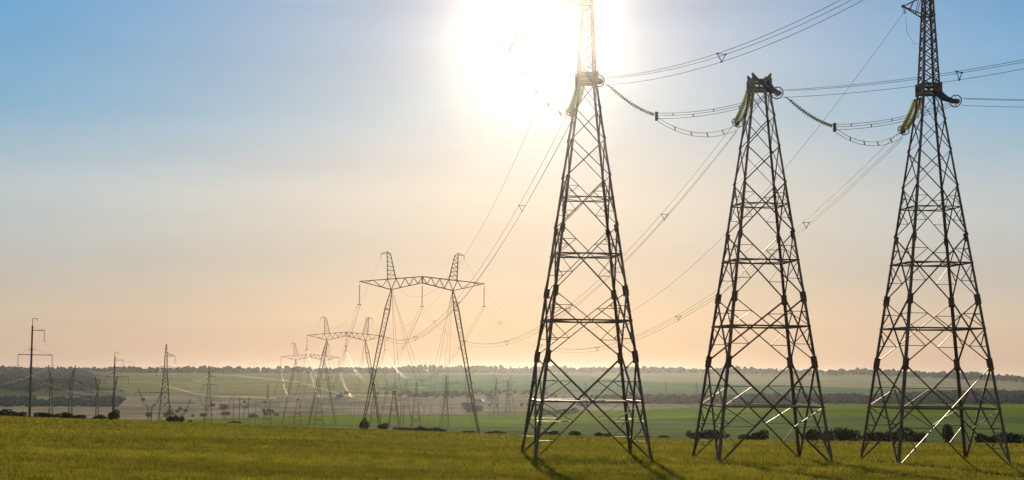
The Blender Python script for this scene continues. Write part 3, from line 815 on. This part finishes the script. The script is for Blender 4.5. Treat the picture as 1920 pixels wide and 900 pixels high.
# single-circuit lattice pylons
def make_lattice(H=29., narrow=False):
    root = thing('lattice_pylon', (0, 0, 0), cat='pylon')
    w = lambda z: 4.3 + (1.05 - 4.3) * z / 20.5 if z < 20.5 else 1.05 + (.25 - 1.05) * max(0, (z - 23.5)) / 5.5
    c = lambda k, z: Vector((CS[k % 4][0] * w(z) / 2, CS[k % 4][1] * w(z) / 2, z))
    lv = [0, 4.4, 7.6, 10, 12, 13.8, 15.4, 16.8, 18.1, 19.3, 20.5, 21.5, 22.5, 23.5, 25, 26.5, 27.8, 29]
    for k in range(4):
        m = MB()
        for a, b_ in ((-1, 20.5), (20.5, 23.5), (23.5, 29)): m.bar(c(k, a), c(k, b_), .17)
        m.build('leg', STEEL_FAR, root)
        m = MB()
        for i in range(len(lv) - 1):
            m.bar(c(k, lv[i]), c(k + 1, lv[i + 1]), .09); m.bar(c(k + 1, lv[i]), c(k, lv[i + 1]), .09)
        m.build('lattice_face', STEEL_FAR, root)
    for (x0, x1, z, h) in ((.4, 3.4, 24.5, 1.3), (-.5, -3.5, 19.9, 1.0), (.5, 4.6, 19.9, 1.0)):
        m = MB(); tip = Vector((x1, 0, z))
        for sy in (-.45, .45):
            m.bar((x0, sy, z), tip, .13); m.bar((x0, sy, z + h), tip, .09)
            n = 4
            for i in range(n): m.bar(Vector((x0, sy, z)).lerp(tip, i / n), Vector((x0, sy, z + h)).lerp(tip, (i + .5) / n), .06); m.bar(Vector((x0, sy, z)).lerp(tip, (i + 1) / n), Vector((x0, sy, z + h)).lerp(tip, (i + .5) / n), .06)
        m.build('crossarm', STEEL_FAR, root)
    return root
lat = make_lattice(); LT = []
GL = 'lattice pylons along the field edge'
for i, (px, z, yt, lb) in enumerate(((308, 600, 645, 'tapering lattice pylon with three short arms behind the field edge bush'),
                                     (390, 690, 690, 'smaller tapering lattice pylon with three short arms, no bush at its foot'))):
    p, s = fit(px, z, yt, 29); LT.append(put(lat, i == 0, p, LY, s, lb, GL))
le = []
for i, o in enumerate(LT):
    row = []
    for (x, z, wd) in ((3.35, 24.4, 'upper arm'), (-3.45, 19.8, 'shorter lower arm'), (4.55, 19.8, 'longer lower arm')):
        a = world(o, (x, 0, z)); e = world(o, (x, 0, z - 2.4)); row.append(e)
        hang_string(a, e, 'insulator string under the ' + wd + ' of the ' + ('larger' if i == 0 else 'smaller') + ' tapering lattice pylon', 'insulators on the tapering lattice pylons', n=8, r=.17, link=.2)
    le.append(row)
for k in range(3):
    single(le[0][k], le[1][k], 3.0, 'thin wire between the two tapering lattice pylons, ' + ('upper arms', 'shorter lower arms', 'longer lower arms')[k], 'wires of the tapering lattice pylons', r=.02, name='conductor_wire')
FL = [(835, 1500, 706, 1.0), (1098, 2300, 716, .9), (1249, 2500, 714, .9), (1306, 2500, 714, .9), (930, 2000, 709, 1), (952, 2050, 712, 1)]
for i, (px, z, yt, q) in enumerate(FL):
    p, s = fit(px, z, yt, 29)
    put(lat, False, p, LY, s, ('faint lattice pylon in the valley haze beside the far leg of the largest portal', 'faint lattice pylon seen through the legs of the pylon in the sun glare',
        'faint lattice pylon in the gap between two big pylons, the one by the sun', 'faint lattice pylon in the gap between two big pylons, by the middle one',
        'faint lattice pylon in front of the dark valley trees, larger of two', 'faint lattice pylon in front of the dark valley trees, smaller of two')[i], 'distant lattice pylons in the haze')

# twin-column portals with V peaks
def make_twin():
    root = thing('twin_column_pylon', (0, 0, 0), cat='pylon')
    for s in (-1, 1):
        m = MB(); lattice_column(m, (s * 4.15, 0, -1), (s * 4.15, 0, 15.8), 1.5, 1.0, 1.1, .8, 12, .24, .13); m.build('column', STEEL_FAR, root)
        m = MB(); lattice_column(m, (s * 4.15, 0, 15.6), (s * 5.7, 0, 22.6), 1.3, .12, .7, .5, 7, .2, .12); m.build('cable_peak', STEEL_FAR, root)
    m = MB(); xs = [-8.6 + i * 17.2 / 16 for i in range(17)]
    tp = lambda x: 16.4 - (max(0, abs(x) - 4.5)) ** 1.6 * .13; bt = lambda x: tp(x) - (.9 if abs(x) < 5 else max(.12, .9 - (abs(x) - 5) * .22))
    for sy in (-.4, .4):
        for a, b_ in zip(xs[:-1], xs[1:]):
            m.bar((a, sy, tp(a)), (b_, sy, tp(b_)), .2); m.bar((a, sy, bt(a)), (b_, sy, bt(b_)), .2); m.bar((a, sy, tp(a)), (b_, sy, bt(b_)), .12)
    m.build('crossarm', STEEL_FAR, root)
    for x in (-8.2, 0, 8.2):
        m = MB(); z = bt(x) # drooping pairs
        for sx in (-1, 1):
            for sy in (-.5, .5):
                pr, rr = disc_profile(arc((x, sy * .2, z), (x + sx * 1.5, sy, z - 1.5), .2), 6, .2); m.rings(pr, rr, 8)
        m.build('insulator_cluster', PORCELAIN_BROWN, root)
    return root
twin = make_twin()
for i, (px, z, yt, lb) in enumerate(((113, 640, 685, 'twin-column lattice pylon with two horn peaks beside the tallest concrete pole'), (197, 690, 705, 'smaller twin-column lattice pylon with two horn peaks half behind the pole in the bush'))):
    p, s = fit(px, z, yt, 22.6); put(twin, i == 0, p, LY, s, lb, 'twin-column pylons at the field edge')
# Y-shaped guyed pylons
def make_cat():
    root = thing('y_frame_pylon', (0, 0, 0), cat='pylon')
    m = MB(); lattice_column(m, (0, 0, -3), (0, 0, 14), 1.9, 2.4, 2.2, .5, 12, .26, .13); m.build('column', STEEL_FAR, root)
    for s in (-1, 1):
        m = MB(); lattice_column(m, (s * .6, 0, 13.6), (s * 4.0, 0, 16.4), 1.1, 1.0, 1.1, .5, 3, .16, .09); lattice_column(m, (s * 3.9, 0, 16.2), (s * 7.1, 0, 25), 1.1, .25, .8, .4, 7, .15, .08)
        m.build('fork_arm', STEEL_FAR, root)
    m = MB(); m.bar((-8.9, 0, 22.6), (8.9, 0, 22.6), .3)
    for x in (-8.8, 0, 8.8): m.bar((x, 0, 22.6), (x, 0, 19.6), .14)
    m.build('crossarm', STEEL_FAR, root)
    return root
cat = make_cat()
for i, (px, z, yt, lb) in enumerate(((280, 760, 728, 'largest of the Y-shaped pylons, beside the tapering lattice pylon'), (334, 820, 748, 'second largest of the Y-shaped pylons, rising behind the field edge bush'),
                                     (386, 1500, 742, 'small Y-shaped pylon just behind the smaller tapering lattice pylon'), (421, 1560, 743, 'small Y-shaped pylon in the open valley next to the row of thin poles'), (457, 1700, 745, 'faintest small Y-shaped pylon among the thin valley poles'))):
    p, s = fit(px, z, yt, 25); put(cat, i == 0, p, LY, min(s, 1.5), lb, 'Y-shaped pylons across the valley')

# far groups of three anchor towers
GF = 'distant anchor towers at the foot of the portal line'
SRC = {'p': T2, 'm': T3}
FA = [(500, 850, 721, 'm', 'first'), (557, 850, 747, 'p', 'mastless'), (597, 850, 721, 'm', 'second'), (700, 880, 720, 'm', 'third'), (738, 880, 732, 'p', 'mastless'), (779, 880, 717, 'm', 'fourth')]
lbl = ['distant masted anchor tower next to the thin poles', 'distant mastless anchor tower under the smallest portal', 'distant masted anchor tower by the middle portal pylon',
       'distant masted anchor tower behind a leg of the largest portal', 'distant mastless anchor tower between the legs of the largest portal', 'distant masted anchor tower between the legs of the largest portal']
fa_top = []
for i, (px, z, yt, k, _) in enumerate(FA):
    p, s = fit(px, z, yt, TH + (7 if k == 'm' else 1)); 
    o = put(SRC[k], False, p, LY, s, lbl[i], GF); fa_top.append((o, s))
GI = 'insulators on the distant anchor towers'
for i, (o, s) in enumerate(fa_top):
    a = world(o, (0, -.7, TH + .3)); e = world(o, (1.6, -5.5, TH - 3.5))
    dead_end(a, e, 'glinting insulator string on the ' + lbl[i].replace('distant ', ''), sep=.6, n=14, ring=.5, group=GI)
for i in range(3):
    a = ENDS[2][i]; e = world(fa_top[i][0], (0, .9, TH - .5)) 
    bundle(a, e, 5.5, 'sagging wires from the smallest portal to the ' + lbl[i].replace('distant ', ''), GC, spacers=2, r=.02)
for i in range(2):
    o, s = fa_top[i]; o2, _ = fa_top[i + 1]; a = world(o, (.5, -1, TH - 2)); e = world(o2, (-.5, -1, TH - 3.5))
    single(a, e, 2.2, 'jumper wire glinting between ' + ('the pole side tower and the mastless one' if i == 0 else 'the mastless tower and the one by the portal legs'), 'jumpers of the distant towers', r=.035, name='jumper_wire')
# second portal line in the haze
GH = 'faint portal pylons in the haze'
for i, (px, z, yt, lb) in enumerate(((855, 1500, 703, 'faint portal pylon in the haze beside the far leg of the largest portal'), (942, 1900, 703, 'faint portal pylon before the dark valley trees by the sun glare pylon'),
                                     (742, 1300, 711, 'hazy portal pylon between the legs of the largest portal'), (722, 1450, 716, 'fainter hazy portal pylon just behind another inside the largest portal'),
                                     (246, 6000, 677, 'tiny portal pylon on the ridge skyline, beside the second concrete pole'), (296, 6000, 677, 'tiny portal pylon on the ridge skyline, at the tapering lattice pylon'),
                                     (361, 6050, 678, 'tiny portal pylon on the ridge skyline, between the two tapering lattice pylons'), (403, 6100, 678, 'tiny portal pylon on the ridge skyline, over the smaller tapering lattice pylon'),
                                     (473, 6100, 678, 'tiny portal pylon on the ridge skyline, alone over the open hillside'))):
    p, s = fit(px, z, yt, 34.1)
    o = put(portal, False, p, math.radians(8), s, lb, GH if i < 4 else 'tiny pylons on the ridge')

# ------------------------------------------------------------------ vegetation
ico_v = None
def ico(sub):
    import bmesh
    bm = bmesh.new(); bmesh.ops.create_icosphere(bm, subdivisions=sub, radius=1.0)
    v = np.array([x.co[:] for x in bm.verts]); f = np.array([[q.index for q in x.verts] for x in bm.faces]); bm.free(); return v, f
iv, if_ = ico(2)
def wood(name, pts, hts, wid=.62):
    """a far-off wood: ragged crowns at the points, heights hts"""
    n = len(pts); k = len(iv)
    V = np.repeat(iv[None], n, 0) * (1 + rng.uniform(-.38, .38, (n, k, 1)))
    w = hts * wid * rng.uniform(.75, 1.35, n)
    V = V * np.stack([w / 2, w / 2, hts * .42], -1)[:, None, :]
    lean = rng.normal(0, .08, (n, 1, 2)); V[:, :, :2] += V[:, :, 2:3] * lean
    V[:, :, 2] += hts[:, None] * .5
    V += np.asarray(pts)[:, None, :]
    Fc = (if_[None] + (np.arange(n) * k)[:, None, None]).reshape(-1, 3)
    return tag(np_mesh(name, V.reshape(-1, 3), Fc, LEAF_WOOD_HAZED), kind='stuff')
def scatter(n, xr, zr, keep=None, hr=(9, 15)):
    x = rng.uniform(*xr, n); z = rng.uniform(*zr, n); 
    if keep is not None:
        k = keep(x, z); x, z = x[k], z[k]
    X = (x - 957) / 3010 * z; h = ground_h(X, z)
    return np.stack([X, z, h - .5], -1), rng.uniform(*hr, len(x)), x, z
# along the ridge
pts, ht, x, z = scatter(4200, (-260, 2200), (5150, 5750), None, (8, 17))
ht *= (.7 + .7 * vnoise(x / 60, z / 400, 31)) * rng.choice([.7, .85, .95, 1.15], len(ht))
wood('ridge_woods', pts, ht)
# dark woods on the slope at the left
def keepL(x, z):
    y = ground_y(x, z); e = 165 + 60 * (fbm(x / 40, y / 10, 41) - .5) * 2
    return (x < e) & (fbm(x / 50, y / 7, 44) > .36) & (y < 733 + 14 * (fbm(x / 30, 0 * x, 45) - .5))
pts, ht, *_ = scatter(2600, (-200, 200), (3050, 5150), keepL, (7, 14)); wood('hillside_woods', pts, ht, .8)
def keepL2(x, z):
    y = ground_y(x, z); e = 215 + 90 * (fbm(x / 40, y / 10, 51) - .5) * 2
    return (x < e) & (fbm(x / 45, y / 6, 54) > .42) & (y > 746) & (y < 762)
pts, ht, *_ = scatter(5200, (-150, 300), (1900, 2800), keepL2, (3, 6.5)); wood('slope_woods', pts, ht, .85)
# the wood band at the right
def keepR(x, z):
    y = ground_y(x, z); yb = 757 - (x - 1160) * .0 ; top = np.interp(x, [1100, 1300, 1640, 1750, 1920], [752, 751, 750, 744, 738])
    return (y < yb) & (y > top) & (fbm(x / 30, y / 9, 64) > .28)
pts, ht, *_ = scatter(5200, (1090, 2150), (2050, 2900), keepR, (7, 13)); wood('valley_woods', pts, ht, .75)
def keepM(x, z):
    y = ground_y(x, z); return (fbm(x / 28, y / 8, 74) > .55)
pts, ht, *_ = scatter(500, (870, 1100), (1950, 2300), keepM, (3, 7)); wood('valley_scrub_woods', pts, ht, 1.0)
pts, ht, *_ = scatter(260, (560, 1100), (2600, 2900), keepM, (4, 9)); wood('village_woods', pts, ht, .9)
pts, ht, *_ = scatter(260, (250, 520), (1750, 2500), lambda x, z: fbm(x / 20, z / 120, 84) > .6, (3, 6)); wood('hollow_woods', pts, ht, 1.1)

# bushes at the edge of the field
def leaf_mass(n, blobs, size):
    """n leaf faces spread through ellipsoidal clumps; blobs: (cx, cy, cz, rx, ry, rz)"""
    blobs = np.array(blobs, float); wts = np.prod(blobs[:, 3:], 1) ** .7; wts /= wts.sum()
    b = blobs[rng.choice(len(blobs), n, p=wts)]
    d = rng.normal(size=(n, 3)); d /= np.linalg.norm(d, axis=1)[:, None]
    r = rng.uniform(.45, 1.0, n) ** .6
    c = b[:, :3] + d * r[:, None] * b[:, 3:] ; c[:, 2] = np.maximum(c[:, 2], .05)
    a = rng.normal(size=(n, 3)); a /= np.linalg.norm(a, axis=1)[:, None]
    e = np.cross(a, rng.normal(size=(n, 3))); e /= np.linalg.norm(e, axis=1)[:, None]
    s = size * rng.uniform(.6, 1.4, n)[:, None]
    V = np.stack([c - a * s, c + e * s * .6, c + a * s, c - e * s * .6], 1).reshape(-1, 3)
    return V, np.arange(n * 4).reshape(n, 4)
def bush_mesh(seed, wide):
    r = random.Random(seed); bl = []
    for i in range(7 if wide else 5):
        x = r.uniform(-1, 1) * (.75 if wide else .45); h = r.uniform(.45, .8) * (1 - abs(x) * .45)
        bl.append((x, r.uniform(-.3, .3), h * .55, r.uniform(.28, .5), r.uniform(.3, .45), h * .55))
    V, Fq = leaf_mass(900, bl, .075)
    return V, Fq
BM = [bush_mesh(100 + i, i % 2 == 0) for i in range(6)]
protos = []
for i, (V, Fq) in enumerate(BM):
    me = np_mesh('bush', V, Fq, LEAF); protos.append(me.data); COL.objects.unlink(me); bpy.data.objects.remove(me)
# column, distance, half width px, height px, words
BU = [(10, 420, 26, 12, 'low dark bush on the field edge by the picture border'), (36, 430, 20, 9, 'low dark bush just before the tallest concrete pole'),
      (76, 405, 20, 10, 'dark bush at the foot of the tallest concrete pole'), (98, 412, 18, 10, 'low bush before the near column of the twin-column pylon'),
      (124, 408, 14, 12, 'rounded bush under the second column of the twin-column pylon'), (148, 410, 20, 8, 'low spreading bush beyond the twin-column pylon'),
      (188, 480, 14, 8, 'small dark bush beside the smaller twin-column pylon'), (213, 470, 17, 17, 'taller green bush around the second concrete pole'),
      (318, 500, 10, 10, 'lighter bush at the foot of the larger lattice pylon'), (334, 500, 13, 13, 'dark round bush between lattice pylon and Y-shaped pylon'),
      (441, 700, 14, 7, 'small bush at the foot of the thin valley poles'), (357, 690, 5, 5, 'tiny bush in the green strip by the smaller lattice pylon'),
      (683, 330, 8, 18, 'upright dark bush growing at the foot of the largest portal pylon'), (718, 480, 17, 11, 'dark bush at the foot of the middle portal pylon'),
      (752, 420, 24, 6, 'low brown thicket inside the largest portal pylon'), (800, 410, 30, 9, 'long dark thicket by the guy wires of the largest portal'),
      (826, 415, 12, 6, 'low thicket end at the guy wire feet'), (880, 430, 16, 4, 'flat scrub before the far leg of the largest portal'),
      (930, 400, 18, 5, 'flat brown scrub between portal leg and the pylon in the glare'), (1035, 400, 22, 8, 'low scrub seen through the pylon in the glare, sun side'),
      (1075, 400, 16, 9, 'low scrub seen through the middle of the pylon in the glare'), (1130, 400, 18, 9, 'darker scrub seen through the pylon in the glare'),
      (1245, 400, 12, 6, 'small dark scrub in the gap beside the pylon in the glare'), (1292, 700, 6, 13, 'lone sapling in the gap between two big pylons'),
      (1330, 400, 34, 15, 'dark scrub behind the feet of the middle pylon'), (1425, 400, 26, 17, 'dark mounded scrub seen inside the middle pylon'),
      (1395, 400, 18, 10, 'low scrub seen inside the middle pylon'), (1535, 420, 34, 22, 'dark thicket behind the outer leg of the middle pylon'),
      (1585, 420, 30, 24, 'tall dark thicket in the gap between the two mast-side pylons'), (1640, 420, 28, 18, 'dark thicket behind the first leg of the bracket arm pylon'),
      (1690, 420, 34, 22, 'dark thicket inside the legs of the bracket arm pylon'), (1725, 420, 20, 16, 'thicket end inside the bracket arm pylon'),
      (1775, 430, 14, 32, 'tall narrow bush standing inside the bracket arm pylon'), (1850, 420, 26, 18, 'dark thicket behind the outer legs of the bracket arm pylon'),
      (1895, 420, 28, 20, 'dark thicket beyond the bracket arm pylon at the picture border'), (1210, 400, 20, 4, 'flat grassy scrub beside the pylon in the glare')]
for i, (px, z, hw, hp, lb) in enumerate(BU):
    o = bpy.data.objects.new('bush', protos[i % 6]); COL.objects.link(o)
    p = gp(px, z); o.location = p - Vector((0, 0, .15)); k = z / F
    o.scale = (hw * k * 1.1, hw * k * .8, hp * k * 1.7); o.rotation_euler.z = random.uniform(-.3, .3) + (math.pi if i % 3 else 0)
    tag(o, lb, 'bush', 'bushes along the field edge')

# village houses in the valley
def make_house():
    root = thing('village_house', (0, 0, 0), cat='house')
    m = MB(); m.box((0, 0, 1.5), 10, 7, 3); m.build('wall', WHITEWALL, root)
    m = MB(); m.v = [Vector(v) for v in ((-5.4, -4, 2.95), (5.4, -4, 2.95), (5.4, 4, 2.95), (-5.4, 4, 2.95), (-5.4, 0, 5.6), (5.4, 0, 5.6))]
    m.f = [(0, 1, 5, 4), (2, 3, 4, 5), (0, 4, 3), (1, 2, 5), (3, 2, 1, 0)]; m.build('roof', ROOF, root)
    return root
house = make_house()
for i, (px, z, lb) in enumerate(((893, 2400, 'small white house in the valley just past the far portal leg'), (903, 2380, 'pale house in the valley, second past the far portal leg'), (920, 2450, 'small house beside the dark valley trees'),
                                 (633, 2500, 'tiny pale house beyond the legs of the middle portal'), (1060, 2500, 'tiny house seen through the pylon in the sun glare'))):
    put(house, i == 0, gp(px, z), .4 + i, 1.0, lb, 'houses of the valley village')

# ------------------------------------------------------------------ the crop on the near field
n = 210000
z = 44 * (1 - rng.uniform(0, 1, n) * (1 - (44 / 330.) ** .9)) ** (-1 / .9)
u = rng.uniform(-.36, .36, n); X = u * z; keep = z < 318 + 14 * np.sin(X / 23)
z, X = z[keep], X[keep]; n = len(z)
dens = fbm(X / 9, z / 9, 91); k = rng.uniform(0, 1, n) < np.clip((dens - .25) * 2.4, .25, 1); z, X, dens = z[k], X[k], dens[k]; n = len(z)
H = ground_h(X, z); gs = np.clip(z / 110, .8, 2.2)
V = []; 
for b_ in range(3):
    an = rng.uniform(0, 2 * math.pi, n); hh = rng.uniform(.10, .26, n) * (.6 + dens * .9) * gs ** .4; ww = rng.uniform(.018, .04, n) * gs
    bx = X + rng.normal(0, .12, n); by = z + rng.normal(0, .12, n); lx = rng.normal(0, .09, n); ly = rng.normal(0, .09, n)
    dx, dy = np.cos(an) * ww, np.sin(an) * ww
    V.append(np.stack([np.stack([bx - dx, by - dy, H - .02], -1), np.stack([bx + dx, by + dy, H - .02], -1), np.stack([bx + lx, by + ly, H + hh], -1)], 1))
# ranker growth left unmown round the tower feet
for tp_ in TPOS:
    n = 5200; X = tp_.x + rng.normal(0, 2.9, n); z = tp_.y + rng.normal(0, 2.6, n); H = ground_h(X, z)
    an = rng.uniform(0, 2 * math.pi, n); hh = rng.uniform(.12, .55, n) * rng.uniform(.5, 1.2, n); ww = rng.uniform(.012, .03, n)
    lx = rng.normal(0, .14, n); ly = rng.normal(0, .14, n); dx, dy = np.cos(an) * ww, np.sin(an) * ww
    V.append(np.stack([np.stack([X - dx, z - dy, H - .02], -1), np.stack([X + dx, z + dy, H - .02], -1), np.stack([X + lx, z + ly, H + hh], -1)], 1))
V = np.concatenate(V, 0).reshape(-1, 3)
tag(np_mesh('crop_grass', V, np.arange(len(V)).reshape(-1, 3), CROP), kind='stuff')
